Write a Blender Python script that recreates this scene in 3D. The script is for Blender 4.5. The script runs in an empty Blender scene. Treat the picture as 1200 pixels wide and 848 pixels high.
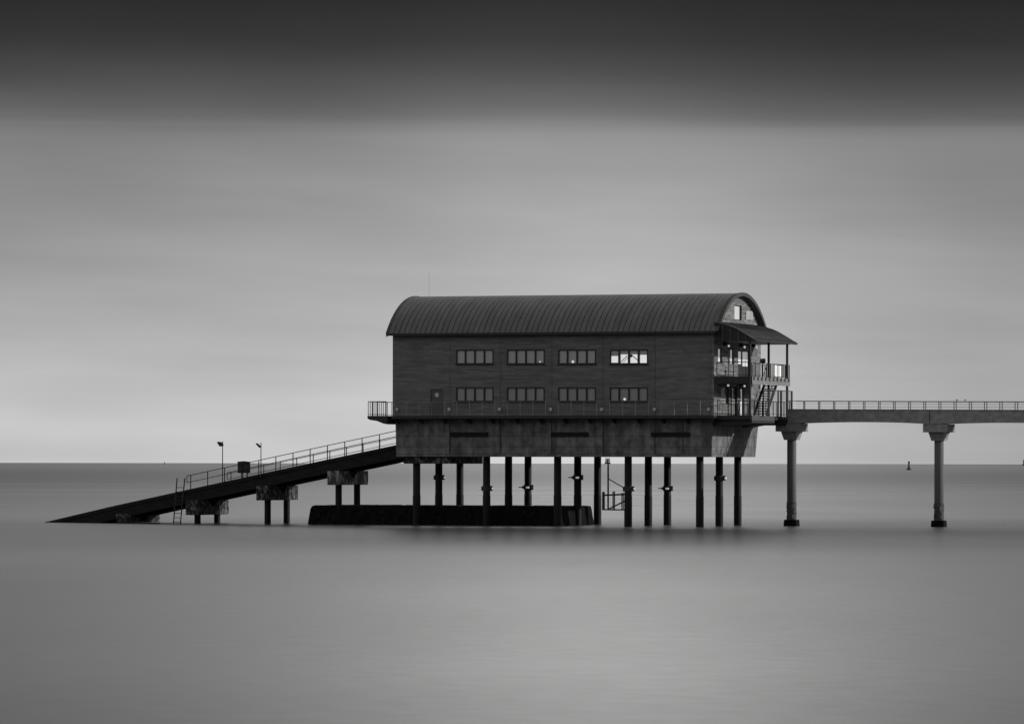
import bpy, math, random
from mathutils import Vector, Matrix
random.seed(7)
PI = math.pi
sc = bpy.context.scene
col = sc.collection

# ------------------------------------------------------------------ camera, sky, sun, exposure
TH = math.radians(19.3)                 # the building's long side is turned this far from the picture plane
D0 = 375.0                              # metres from the camera to the near corner of the building
F = 15.18 * D0                          # focal length in photograph pixels
CS, SN = math.cos(TH), math.sin(TH)
EYE = 4.9
LAT0 = (836.5 - 600) / F * D0
dv = Vector((-SN, CS, 0)); rv = Vector((CS, SN, 0))
cam = bpy.data.cameras.new('camera'); camo = bpy.data.objects.new('camera', cam); col.objects.link(camo)
sc.camera = camo
cloc = -D0 * dv - LAT0 * rv; cloc.z = EYE
R0 = Matrix(((rv.x, 0, -dv.x), (rv.y, 0, -dv.y), (0, 1, 0))).to_4x4()
camo.matrix_world = Matrix.Translation(cloc) @ R0 @ Matrix.Rotation(math.radians(0.0877), 4, 'Z')
cam.sensor_width = 36; cam.lens = F / 1200 * 36; cam.shift_y = 118.6 / 1200
cam.clip_start = 1; cam.clip_end = 200000

SUN_AZ, SUN_EL = math.radians(69), math.radians(17)     # azimuth from +Y towards +X
w = bpy.data.worlds.new('World'); sc.world = w; w.use_nodes = True
N = w.node_tree.nodes; L = w.node_tree.links; N.clear()
out = N.new('ShaderNodeOutputWorld'); bg = N.new('ShaderNodeBackground'); L.new(bg.outputs[0], out.inputs[0])
bg.inputs[1].default_value = 0.1
sky = N.new('ShaderNodeTexSky'); sky.sky_type = 'NISHITA'; sky.sun_disc = False
sky.sun_elevation = SUN_EL; sky.sun_rotation = SUN_AZ; sky.air_density = 1.0; sky.dust_density = 1.5
bw = N.new('ShaderNodeRGBToBW'); L.new(sky.outputs[0], bw.inputs[0])
def wm(op, a, b=None, c=None):
    n = N.new('ShaderNodeMath'); n.operation = op
    for i, v in enumerate((a, b, c)):
        if v is None: continue
        if isinstance(v, (int, float)): n.inputs[i].default_value = v
        else: L.new(v, n.inputs[i])
    return n.outputs[0]
tc = N.new('ShaderNodeTexCoord'); sp = N.new('ShaderNodeSeparateXYZ'); L.new(tc.outputs['Generated'], sp.inputs[0])
az = wm('ADD', wm('MULTIPLY', sp.outputs[0], rv.x), wm('MULTIPLY', sp.outputs[1], rv.y))     # sideways
el = wm('MAXIMUM', sp.outputs[2], 0.0)                                                       # height
def wnoise(sx, sy, det, seed):
    cb = N.new('ShaderNodeCombineXYZ'); L.new(wm('MULTIPLY', az, sx), cb.inputs[0]); L.new(wm('MULTIPLY', wm('ADD', el, wm('MULTIPLY', az, 0.035)), sy), cb.inputs[1]); cb.inputs[2].default_value = seed
    n = N.new('ShaderNodeTexNoise'); n.inputs['Scale'].default_value = 1; n.inputs['Detail'].default_value = det
    L.new(cb.outputs[0], n.inputs[0]); return wm('SUBTRACT', n.outputs[0], 0.5)
elw = wm('ADD', el, wm('SUBTRACT', wm('MULTIPLY', wnoise(12, 14, 1, 3.1), 0.0035), wm('DIVIDE', 0.0012, wm('ADD', 1.0, wm('MULTIPLY', wm('MULTIPLY', az, az), 500.0)))))                            # the cloud edge wanders a little
pos = wm('SQRT', wm('MAXIMUM', elw, 0.0))
ramp = N.new('ShaderNodeValToRGB'); ramp.color_ramp.interpolation = 'LINEAR'; L.new(pos, ramp.inputs[0])
# cloud cover by height above the horizon: (height, light passing)
RAMP = [(0.0, 1.0), (1.0, 1.0)]
RAMP = [(0.0, 0.9087), (0.0075, 0.7266), (0.0163, 0.5235), (0.0251, 0.384), (0.0338, 0.3073), (0.0426, 0.2544), (0.0514, 0.2024), (0.0602, 0.1665), (0.0672, 0.1433), (0.0693, 0.1085), (0.0711, 0.0819), (0.0734, 0.0681), (0.0778, 0.0449), (0.0865, 0.0232), (0.0953, 0.0155), (0.125, 0.04), (0.18, 0.38), (0.28, 0.78), (1.0, 0.78)]
el_ = ramp.color_ramp.elements
while len(el_) > 1: el_.remove(el_[-1])
el_[0].position = 0; el_[0].color = (RAMP[0][1],) * 3 + (1,)
for e, g in RAMP[1:]:
    x = el_.new(math.sqrt(e)); x.color = (g, g, g, 1)
streak = wm('ADD', 1.0, wm('ADD', wm('MULTIPLY', wnoise(9, 120, 3, 0.0), 0.24), wm('ADD', wm('MULTIPLY', wnoise(7, 22, 2, 5.0), 0.42), wm('MULTIPLY', wnoise(14, 55, 4, 9.0), 0.34))))
# broad brighter middle, the light thinning to both sides
dx = wm('SUBTRACT', az, 0.012)
side = wm('ADD', 0.68, wm('DIVIDE', 0.36, wm('ADD', 1.0, wm('MULTIPLY', wm('MULTIPLY', dx, dx), 260.0))))
kk = wm('ADD', wm('MULTIPLY', wm('MAXIMUM', wm('SUBTRACT', 1.0, wm('DIVIDE', el, 0.055)), 0.0), 1.5), wm('ADD', 0.4, wm('MULTIPLY', wm('GREATER_THAN', el, 0.069), 0.7)))
tilt = wm('MINIMUM', wm('MAXIMUM', wm('SUBTRACT', 1.0, wm('MULTIPLY', az, kk)), 0.4), 1.5)     # thinner cloud to the left, thicker towards the sun
tot = wm('MULTIPLY', wm('MULTIPLY', wm('MULTIPLY', wm('MULTIPLY', wm('MULTIPLY', bw.outputs[0], tilt), 5.35), ramp.outputs[0]), streak), side)
L.new(tot, bg.inputs[0])

sl = bpy.data.lights.new('sun', 'SUN'); sl.energy = 3.6; sl.angle = math.radians(0.53); sl.color = (1, 0.99, 0.975)
so = bpy.data.objects.new('sun', sl); col.objects.link(so)
S = Vector((math.sin(SUN_AZ) * math.cos(SUN_EL), math.cos(SUN_AZ) * math.cos(SUN_EL), math.sin(SUN_EL)))
so.rotation_euler = S.to_track_quat('Z', 'Y').to_euler(); so.location = (60, 30, 80)
sc.view_settings.view_transform = 'Standard'; sc.view_settings.look = 'None'
sc.view_settings.exposure = 0; sc.view_settings.gamma = 1; sc.view_settings.use_curve_mapping = False

# ------------------------------------------------------------------ measuring helpers (building axes: x along, y away, z up)
def X(u, y):
    k = (u - 600) / F
    return (k * (D0 + y * CS) - LAT0 - y * SN) / (CS + k * SN)
def Y(u, x):
    k = (u - 600) / F
    return (k * (D0 - x * SN) - LAT0 - x * CS) / (SN - k * CS)
def Z(v, x, y):
    lat = LAT0 + x * CS + y * SN; dep = D0 - x * SN + y * CS
    return EYE + (542.6 + (F * lat / dep) * 0.00153 - v) / F * dep

# ------------------------------------------------------------------ materials
def mat(name, base, rough=0.7, var=0.25, scale=(1, 1, 1), det=5, bump=0.0, bscale=8, metal=0.0, extra=None, spec=0.5, emit=None):
    m = bpy.data.materials.new(name); m.use_nodes = True
    nt = m.node_tree; n = nt.nodes; l = nt.links; p = n['Principled BSDF']
    p.inputs['Roughness'].default_value = rough; p.inputs['Metallic'].default_value = metal
    p.inputs['Specular IOR Level'].default_value = spec
    t = n.new('ShaderNodeTexCoord'); mp = n.new('ShaderNodeMapping'); l.new(t.outputs['Object'], mp.inputs[0]); mp.inputs['Scale'].default_value = scale
    nz = n.new('ShaderNodeTexNoise'); nz.inputs['Scale'].default_value = 1; nz.inputs['Detail'].default_value = det; nz.inputs['Roughness'].default_value = 0.65
    l.new(mp.outputs[0], nz.inputs[0])
    mr = n.new('ShaderNodeMapRange'); mr.inputs[1].default_value = 0.28; mr.inputs[2].default_value = 0.72
    mr.inputs[3].default_value = base * (1 - var); mr.inputs[4].default_value = base * (1 + var); l.new(nz.outputs[0], mr.inputs[0])
    val = mr.outputs[0]
    if extra: val = extra(n, l, t, val)
    l.new(val, p.inputs['Base Color'])
    if bump:
        b = n.new('ShaderNodeBump'); b.inputs['Strength'].default_value = 1; b.inputs['Distance'].default_value = bump
        n2 = n.new('ShaderNodeTexNoise'); n2.inputs['Scale'].default_value = bscale; n2.inputs['Detail'].default_value = 4; l.new(t.outputs['Object'], n2.inputs[0])
        l.new(n2.outputs[0], b.inputs['Height']); l.new(b.outputs[0], p.inputs['Normal'])
    if emit:
        p.inputs['Emission Color'].default_value = (1, 1, 1, 1); p.inputs['Emission Strength'].default_value = emit
    return m
def mth(n, l, op, a, b=None, c=None):
    x = n.new('ShaderNodeMath'); x.operation = op
    for i, v in enumerate((a, b, c)):
        if v is None: continue
        if isinstance(v, (int, float)): x.inputs[i].default_value = v
        else: l.new(v, x.inputs[i])
    return x.outputs[0]
def boards(pitch, amt, panel):
    """each board a tone of its own, in lengths of random cut, joints between"""
    def f(n, l, t, val):
        s = n.new('ShaderNodeSeparateXYZ'); l.new(t.outputs['Object'], s.inputs[0])
        row = mth(n, l, 'FLOOR', mth(n, l, 'DIVIDE', s.outputs[2], pitch))
        wn = n.new('ShaderNodeTexWhiteNoise'); wn.noise_dimensions = '1D'; l.new(row, wn.inputs['W'])
        along = mth(n, l, 'ADD', s.outputs[0], s.outputs[1])
        seg = mth(n, l, 'FLOOR', mth(n, l, 'DIVIDE', mth(n, l, 'ADD', along, mth(n, l, 'MULTIPLY', wn.outputs[0], 9.0)), 2.1))
        cb = n.new('ShaderNodeCombineXYZ'); l.new(row, cb.inputs[0]); l.new(seg, cb.inputs[1])
        w2 = n.new('ShaderNodeTexWhiteNoise'); w2.noise_dimensions = '3D'; l.new(cb.outputs[0], w2.inputs['Vector'])
        tone = mth(n, l, 'ADD', 1 - amt / 2, mth(n, l, 'MULTIPLY', w2.outputs[0], amt))
        pn = n.new('ShaderNodeTexWhiteNoise'); pn.noise_dimensions = '1D'
        l.new(mth(n, l, 'FLOOR', mth(n, l, 'DIVIDE', mth(n, l, 'ADD', s.outputs[0], 4.75), panel)), pn.inputs['W'])
        pt = mth(n, l, 'ADD', 0.92, mth(n, l, 'MULTIPLY', pn.outputs[0], 0.16))
        fr = mth(n, l, 'FRACT', mth(n, l, 'DIVIDE', s.outputs[2], pitch))
        j = mth(n, l, 'SUBTRACT', 1.0, mth(n, l, 'MULTIPLY', mth(n, l, 'LESS_THAN', fr, 0.14), 0.45))
        return mth(n, l, 'MULTIPLY', mth(n, l, 'MULTIPLY', val, tone), mth(n, l, 'MULTIPLY', pt, j))
    return f
def seams(zs, dark=0.6):
    """day joints in cast concrete at given heights, and formwork joints across"""
    def f(n, l, t, val):
        s = n.new('ShaderNodeSeparateXYZ'); l.new(t.outputs['Object'], s.inputs[0])
        for z in zs:
            q = mth(n, l, 'LESS_THAN', mth(n, l, 'ABSOLUTE', mth(n, l, 'SUBTRACT', s.outputs[2], z)), 0.03)
            val = mth(n, l, 'MULTIPLY', val, mth(n, l, 'SUBTRACT', 1.0, mth(n, l, 'MULTIPLY', q, 1 - dark)))
        # rust and damp runs: vertical stains
        mp = n.new('ShaderNodeMapping'); mp.inputs['Scale'].default_value = (2.2, 2.2, 0.12); l.new(t.outputs['Object'], mp.inputs[0])
        nz = n.new('ShaderNodeTexNoise'); nz.inputs['Scale'].default_value = 1; nz.inputs['Detail'].default_value = 4; l.new(mp.outputs[0], nz.inputs[0])
        mr = n.new('ShaderNodeMapRange'); mr.inputs[1].default_value = 0.35; mr.inputs[2].default_value = 0.6; mr.inputs[3].default_value = 0.62; mr.inputs[4].default_value = 1.12
        l.new(nz.outputs[0], mr.inputs[0])
        return mth(n, l, 'MULTIPLY', val, mr.outputs[0])
    return f
def bloom(lo, hi, th, sc_=3.2, val_=0.4):
    """pale lime bloom in blotches on dark damp concrete, and black holes in it"""
    def f(n, l, t, val):
        for (s_, c_, w_, k) in ((sc_, th, .05, val_), ):
            mp = n.new('ShaderNodeMapping'); mp.inputs['Scale'].default_value = (s_, s_, s_ * .7); l.new(t.outputs['Object'], mp.inputs[0])
            nz = n.new('ShaderNodeTexNoise'); nz.inputs['Scale'].default_value = 1; nz.inputs['Detail'].default_value = 7; nz.inputs['Roughness'].default_value = .7; l.new(mp.outputs[0], nz.inputs[0])
            mr = n.new('ShaderNodeMapRange'); mr.inputs[1].default_value = c_ - w_; mr.inputs[2].default_value = c_ + w_; mr.inputs[3].default_value = lo; mr.inputs[4].default_value = hi
            l.new(nz.outputs[0], mr.inputs[0]); val = mth(n, l, 'MULTIPLY', val, mr.outputs[0])
        return val
    return f
def tide(z0, z1, lo):
    """weed and barnacle zone below a tide line"""
    def f(n, l, t, val):
        s = n.new('ShaderNodeSeparateXYZ'); l.new(t.outputs['Object'], s.inputs[0])
        nz = n.new('ShaderNodeTexNoise'); nz.inputs['Scale'].default_value = 4; l.new(t.outputs['Object'], nz.inputs[0])
        h = mth(n, l, 'ADD', s.outputs[2], mth(n, l, 'MULTIPLY', nz.outputs[0], 0.5))
        mr = n.new('ShaderNodeMapRange'); mr.inputs[1].default_value = z0; mr.inputs[2].default_value = z1; mr.inputs[3].default_value = lo; mr.inputs[4].default_value = 1
        l.new(h, mr.inputs[0]); return mth(n, l, 'MULTIPLY', val, mr.outputs[0])
    return f
M = {
 'timber': mat('weathered_timber', 0.092, 0.75, 0.35, (0.8, 0.8, 5), extra=boards(0.15, 0.36, 4.2)),
 'roof': mat('roof_metal', 0.066, 0.65, 0.32, (1.5, 0.3, 0.3), metal=0.0),
 'rim': mat('roof_trim', 0.05, 0.8, 0.15, spec=.15),
 'concrete': mat('cast_concrete', 0.1, 0.85, 0.65, (1.6, 1.6, 1.3), 7, 0.01, 6, extra=seams((7.02, 6.2, 5.62))),
 'pier': mat('pier_concrete', 0.19, 0.85, 0.4, (2.5, 2.5, 2.5), 7, 0.01, 7),
 'column': mat('column_concrete', 0.10, 0.85, 0.15, (1.5, 1.5, 0.5), 5, 0.006, 7, extra=tide(1.2, 6.0, 0.4)),
 'weed': mat('weeded_concrete', 0.03, 0.8, 0.8, (5, 5, 5), 6, 0.06, 6),
 'cap': mat('stained_concrete', 0.045, 0.9, 0.6, (2.2, 2.2, 1.0), 7, 0.02, 5, spec=.2, extra=bloom(.35, 3.2, .56)),
 'capclean': mat('pale_stained_concrete', 0.07, 0.9, 0.5, (2.5, 2.5, 0.6), 7, 0.02, 5, spec=.2, extra=bloom(.7, 4.0, .54, 1.6)),
 'slip': mat('slipway_concrete', 0.014, 0.9, 0.4, (1, 1, 3), 6, 0.01, 6, spec=0.12),
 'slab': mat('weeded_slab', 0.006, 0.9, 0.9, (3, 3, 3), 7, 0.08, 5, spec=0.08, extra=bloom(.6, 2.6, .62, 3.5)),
 'pile': mat('coated_pile', 0.011, 0.6, 0.3, (3, 3, 0.5), 4, spec=0.12, extra=tide(0.4, 2.4, 0.5)),
 'dark': mat('dark_steel', 0.018, 0.6, 0.2, spec=0.25),
 'steel': mat('galvanised_steel', 0.16, 0.5, 0.15),
 'railgrey': mat('rail_steel', 0.13, 0.5, 0.2),
 'channel': mat('painted_channel', 0.14, 0.5, 0.15),
 'frame': mat('window_frame', 0.014, 0.6, 0.1, spec=0.25),
 'boardpale': mat('pale_board', .26, .7, .3),
 'doorgrey': mat('door_paint', 0.045, 0.6, 0.15),
 'dullbeam': mat('weathered_beam', 0.028, 0.7, 0.2),
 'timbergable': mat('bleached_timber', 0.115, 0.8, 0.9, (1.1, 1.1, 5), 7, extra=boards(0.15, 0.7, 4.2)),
 'curtain': mat('drawn_blind', 0.2, 0.85, 0.06, (5, 5, 0.5)),
 'glass': mat('window_glass', 0.25, 0.12, 0.06, (3, 3, 0.5), spec=0.6),
 'glassdim': mat('window_glass_dim', 0.15, 0.12, 0.12, (3, 3, 0.5), spec=0.6),
 'slit': mat('glowing_glazing', 0.5, 0.3, 0.4, (3, 3, 1.5), emit=0.24),  # emission added to make these gable panes bright
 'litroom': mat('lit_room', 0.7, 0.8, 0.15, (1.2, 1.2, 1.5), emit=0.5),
 'palepane': mat('painted_sky_pane', 0.55, 0.25, 0.04),  # pale base stands in for sky mirrored in the glass
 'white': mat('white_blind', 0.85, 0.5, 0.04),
 'marker': mat('white_marker', 0.7, 0.4, 0.03, emit=0.25),  # emission added to the small white pieces on the piles
 'lamp': mat('white_lamp', 0.88, 0.35, 0.03, emit=0.45),
 'lampgrey': mat('grey_lamp', 0.34, 0.4, 0.03),
 'grey': mat('grey_panel', 0.22, 0.6, 0.15),
 'gull': mat('gull_feathers', 0.12, 0.8, 0.2),
 'hull': mat('distant_hull', 0.12, 0.7, 0.1),
}

# ------------------------------------------------------------------ mesh builder
class MB:
    def __init__(s): s.v = []; s.f = []; s.smooth = []
    def add(s, vs, fs, sm=False):
        o = len(s.v); s.v += [tuple(p) for p in vs]; s.f += [tuple(i + o for i in f) for f in fs]; s.smooth += [sm] * len(fs); return s
    def box(s, x0, x1, y0, y1, z0, z1):
        v = [(x, y, z) for z in (z0, z1) for y in (y0, y1) for x in (x0, x1)]
        return s.add(v, [(0, 2, 3, 1), (4, 5, 7, 6), (0, 1, 5, 4), (2, 6, 7, 3), (0, 4, 6, 2), (1, 3, 7, 5)])
    def tube(s, a, b, r, n=8, r2=None, sm=True):
        a = Vector(a); b = Vector(b); r2 = r if r2 is None else r2; d = (b - a).normalized()
        p = d.orthogonal().normalized(); q = d.cross(p)
        v = []
        for c, rr in ((a, r), (b, r2)):
            for i in range(n):
                t = 2 * PI * i / n; v.append(c + (p * math.cos(t) + q * math.sin(t)) * rr)
        s.add(v, [(i, (i + 1) % n, n + (i + 1) % n, n + i) for i in range(n)], sm)
        s.add(v[:n], [tuple(reversed(range(n)))]); s.add(v[n:], [tuple(range(n))]); return s
    def bar(s, a, b, w, h):
        """square bar between two points, w sideways, h upright"""
        a = Vector(a); b = Vector(b); d = (b - a).normalized(); up = Vector((0, 0, 1)) if abs(d.z) < 0.95 else Vector((1, 0, 0))
        p = d.cross(up).normalized(); q = p.cross(d).normalized()
        v = [c + p * i * w / 2 + q * j * h / 2 for c in (a, b) for (i, j) in ((-1, -1), (1, -1), (1, 1), (-1, 1))]
        return s.add(v, [(0, 1, 2, 3), (7, 6, 5, 4), (0, 4, 5, 1), (1, 5, 6, 2), (2, 6, 7, 3), (3, 7, 4, 0)])
    def prism(s, prof, axis, a0, a1):
        """closed outline swept along axis; prof = (y,z) for axis x, (x,z) for axis y, (x,y) for axis z"""
        n = len(prof)
        def mk(p, a): return (a, p[0], p[1]) if axis == 'x' else (p[0], a, p[1]) if axis == 'y' else (p[0], p[1], a)
        v = [mk(p, a0) for p in prof] + [mk(p, a1) for p in prof]
        return s.add(v, [tuple(reversed(range(n))), tuple(range(n, 2 * n))] + [(i, (i + 1) % n, n + (i + 1) % n, n + i) for i in range(n)])
    def lathe(s, c, prof, n=12):
        v = []
        for r, z in prof:
            for i in range(n):
                t = 2 * PI * i / n; v.append((c[0] + r * math.cos(t), c[1] + r * math.sin(t), c[2] + z))
        fs = [(k * n + i, k * n + (i + 1) % n, (k + 1) * n + (i + 1) % n, (k + 1) * n + i) for k in range(len(prof) - 1) for i in range(n)]
        s.add(v, fs, True); s.add(v[:n], [tuple(reversed(range(n)))]); s.add(v[-n:], [tuple(range(n))]); return s
    def ball(s, c, r, n=10, sc_=(1, 1, 1)):
        m = n // 2; v = []
        for k in range(1, m):
            ph = PI * k / m
            for i in range(n):
                t = 2 * PI * i / n; v.append((c[0] + sc_[0] * r * math.sin(ph) * math.cos(t), c[1] + sc_[1] * r * math.sin(ph) * math.sin(t), c[2] + sc_[2] * r * math.cos(ph)))
        v += [(c[0], c[1], c[2] + r * sc_[2]), (c[0], c[1], c[2] - r * sc_[2])]; T = len(v) - 2
        fs = [(k * n + i, (k + 1) * n + i, (k + 1) * n + (i + 1) % n, k * n + (i + 1) % n) for k in range(m - 2) for i in range(n)]
        fs += [(T, i, (i + 1) % n) for i in range(n)] + [(T + 1, (m - 2) * n + (i + 1) % n, (m - 2) * n + i) for i in range(n)]
        return s.add(v, fs, True)
    def build(s, name, m, parent=None, loc=None, bevel=0):
        """vertices are in place; a child's own offset undoes its parent's, or loc says where the piece's own origin is"""
        me = bpy.data.meshes.new(name); off = Vector(loc) if loc is not None else Vector((0, 0, 0))
        me.from_pydata([Vector(v) - off for v in s.v], [], s.f); me.polygons.foreach_set('use_smooth', s.smooth); me.update()
        me.materials.append(M[m] if isinstance(m, str) else m)
        o = bpy.data.objects.new(name, me); col.objects.link(o)
        if parent:
            o.parent = parent; base = world_loc(parent); o.location = off - base
        else: o.location = off
        if bevel:
            b = o.modifiers.new('b', 'BEVEL'); b.width = bevel; b.segments = 2
        return o
def world_loc(o):
    p = Vector((0, 0, 0))
    while o: p += Vector(o.location); o = o.parent
    return p
def tag(o, label, cat, group=None, kind=None):
    o['label'] = label; o['category'] = cat
    if group: o['group'] = group
    if kind: o['kind'] = kind
    return o
def empty(name, loc, label, cat, group=None):
    o = bpy.data.objects.new(name, None); col.objects.link(o); o.location = loc; return tag(o, label, cat, group)

# ------------------------------------------------------------------ the sea: one sheet to the horizon
def sea():
    m = bpy.data.materials.new('sea_water'); m.use_nodes = True
    nt = m.node_tree; n = nt.nodes; l = nt.links; p = n['Principled BSDF']
    t = n.new('ShaderNodeTexCoord')
    def nz(sx, sy, det, rot=-TH):
        mp = n.new('ShaderNodeMapping'); mp.vector_type = 'TEXTURE'; mp.inputs['Rotation'].default_value = (0, 0, TH)
        mp.inputs['Scale'].default_value = (sx, sy, 1); l.new(t.outputs['Object'], mp.inputs[0])
        x = n.new('ShaderNodeTexNoise'); x.inputs['Scale'].default_value = 1; x.inputs['Detail'].default_value = det; l.new(mp.outputs[0], x.inputs[0]); return x.outputs[0]
    a = nz(2600, 90, 4); b = nz(5, 16, 5); c = nz(12, 70, 3)
    # how ruffled the water is by distance from the camera, smoothest near the boathouse
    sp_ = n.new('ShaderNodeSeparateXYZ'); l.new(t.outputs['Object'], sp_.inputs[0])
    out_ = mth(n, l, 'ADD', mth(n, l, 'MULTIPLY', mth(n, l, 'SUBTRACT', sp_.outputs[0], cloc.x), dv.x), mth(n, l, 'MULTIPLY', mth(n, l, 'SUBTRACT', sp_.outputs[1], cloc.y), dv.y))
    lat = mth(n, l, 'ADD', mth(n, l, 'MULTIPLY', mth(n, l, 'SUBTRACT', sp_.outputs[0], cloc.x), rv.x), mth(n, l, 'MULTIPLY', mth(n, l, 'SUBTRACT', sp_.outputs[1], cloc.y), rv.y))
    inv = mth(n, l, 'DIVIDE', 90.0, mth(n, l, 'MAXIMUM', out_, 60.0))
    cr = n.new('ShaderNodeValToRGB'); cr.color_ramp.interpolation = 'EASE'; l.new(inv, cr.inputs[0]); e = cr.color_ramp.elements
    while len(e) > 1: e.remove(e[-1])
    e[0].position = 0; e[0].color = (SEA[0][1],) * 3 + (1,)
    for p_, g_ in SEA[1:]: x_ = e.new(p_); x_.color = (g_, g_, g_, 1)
    c2 = n.new('ShaderNodeValToRGB'); c2.color_ramp.interpolation = 'EASE'; l.new(inv, c2.inputs[0]); e = c2.color_ramp.elements   # painted brightness: pale sheen, with a dark dip for the building's reflection
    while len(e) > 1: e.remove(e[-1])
    e[0].position = 0; e[0].color = (SEA_SHEEN[0][1],) * 3 + (1,)
    for p_, g_ in SEA_SHEEN[1:]: x_ = e.new(p_); x_.color = (g_, g_, g_, 1)
    # a bright fan out from the camera: reflected light put into colour and roughness
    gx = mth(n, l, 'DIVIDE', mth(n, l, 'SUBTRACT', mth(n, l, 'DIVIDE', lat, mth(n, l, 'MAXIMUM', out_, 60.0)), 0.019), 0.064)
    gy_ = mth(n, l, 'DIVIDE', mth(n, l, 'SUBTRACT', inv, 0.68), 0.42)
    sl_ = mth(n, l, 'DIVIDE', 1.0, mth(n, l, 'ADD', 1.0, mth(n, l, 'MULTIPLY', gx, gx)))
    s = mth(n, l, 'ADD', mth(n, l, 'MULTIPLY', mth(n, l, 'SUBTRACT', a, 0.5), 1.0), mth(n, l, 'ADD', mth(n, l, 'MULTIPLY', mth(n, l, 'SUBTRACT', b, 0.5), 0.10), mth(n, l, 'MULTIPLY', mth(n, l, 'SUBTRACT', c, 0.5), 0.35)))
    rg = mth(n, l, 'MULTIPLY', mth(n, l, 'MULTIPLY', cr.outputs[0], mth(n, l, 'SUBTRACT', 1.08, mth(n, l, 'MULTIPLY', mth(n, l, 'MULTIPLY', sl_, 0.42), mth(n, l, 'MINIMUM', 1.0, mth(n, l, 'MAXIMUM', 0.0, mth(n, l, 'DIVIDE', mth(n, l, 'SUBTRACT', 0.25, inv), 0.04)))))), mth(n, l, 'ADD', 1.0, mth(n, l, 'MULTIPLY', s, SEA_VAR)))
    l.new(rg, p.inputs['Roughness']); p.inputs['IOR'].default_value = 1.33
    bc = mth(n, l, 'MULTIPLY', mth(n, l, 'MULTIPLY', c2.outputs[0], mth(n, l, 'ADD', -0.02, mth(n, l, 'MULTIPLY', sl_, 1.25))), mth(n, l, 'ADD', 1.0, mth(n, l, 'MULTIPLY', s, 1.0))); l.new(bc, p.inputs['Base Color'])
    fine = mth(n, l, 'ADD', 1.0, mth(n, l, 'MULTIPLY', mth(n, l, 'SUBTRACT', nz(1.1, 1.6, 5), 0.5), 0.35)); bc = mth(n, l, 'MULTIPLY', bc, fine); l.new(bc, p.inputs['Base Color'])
    bp = n.new('ShaderNodeBump'); bp.inputs['Distance'].default_value = 0.02; bp.inputs['Strength'].default_value = 0.6
    l.new(nz(2.6, 0.9, 5), bp.inputs['Height']); l.new(bp.outputs[0], p.inputs['Normal'])
    q = MB()
    rings = [0, 60, 200, 600, 2000, 8000, 30000, 90000]
    n_ = 64; vs = [(-10, 0, 0)]
    for r in rings[1:]:
        for i in range(n_): vs.append((-10 + r * math.cos(2 * PI * i / n_), r * math.sin(2 * PI * i / n_), 0))
    fs = [(0, 1 + i, 1 + (i + 1) % n_) for i in range(n_)]
    for k in range(len(rings) - 2):
        for i in range(n_):
            A = 1 + k * n_; B = A + n_; fs.append((A + i, B + i, B + (i + 1) % n_, A + (i + 1) % n_))
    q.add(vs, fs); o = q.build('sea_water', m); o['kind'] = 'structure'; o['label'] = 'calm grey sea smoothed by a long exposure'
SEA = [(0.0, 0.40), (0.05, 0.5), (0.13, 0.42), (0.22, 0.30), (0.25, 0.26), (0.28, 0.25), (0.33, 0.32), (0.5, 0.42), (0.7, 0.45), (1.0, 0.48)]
SEA_SHEEN = [(0.0, 0.2), (0.05, 0.15), (0.12, 0.28), (0.2, 0.3), (0.235, 0.10), (0.25, 0.03), (0.285, 0.04), (0.36, 0.25), (0.5, 0.33), (0.72, 0.35), (1.0, 0.29)]  # water brightness painted by distance; the dip imitates the building's dark reflection
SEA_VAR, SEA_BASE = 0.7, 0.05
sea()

# ------------------------------------------------------------------ the lifeboat station
L_ = -X(460.0, 0.0)                     # length of the long wall
W_ = 12.8                               # width of the building
ZE, ZD, ZB = 15.15, 8.62, 5.42          # eave, deck, underside of the concrete base
YC, RISE = 6.4, 3.15
HALF = W_ / 2 + 0.5
RR = (HALF ** 2 + RISE ** 2) / (2 * RISE)
def zroof(y, extra=0.0):
    q = (RR + extra) ** 2 - (y - YC) ** 2
    return ZE - 0.05 + RISE - RR + math.sqrt(max(q, 0))
st = empty('lifeboat_station', (-L_ / 2, YC, 0), 'dark timber boathouse with a curved metal roof, standing on piles in the sea', 'boathouse')

def slotted(holes, a0, a1, zb, ztop, t0, t1, axis, fine=0.6):
    """wall from a0 to a1 with rectangular holes (a, a, z, z), thickness t0..t1 across"""
    q = MB(); br = {a0, a1}
    k = int((a1 - a0) / fine)
    for i in range(1, k): br.add(a0 + (a1 - a0) * i / k) if callable(ztop) else None
    for h in holes: br |= {h[0], h[1]}
    br = sorted(br)
    for p0, p1 in zip(br, br[1:]):
        if p1 - p0 < 1e-4: continue
        mid = (p0 + p1) / 2; hs = sorted((h[2], h[3]) for h in holes if h[0] < mid < h[1])
        z = zb; segs = []
        for b, t in hs: segs.append((z, b, False)); z = t
        segs.append((z, None, True))
        for b, t, top in segs:
            tz = (ztop(p0), ztop(p1)) if top and callable(ztop) else (ztop, ztop) if top else (t, t)
            pr = [(p0, b), (p1, b), (p1, tz[1]), (p0, tz[0])]
            q.prism(pr, axis, t0, t1)
    return q

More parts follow.
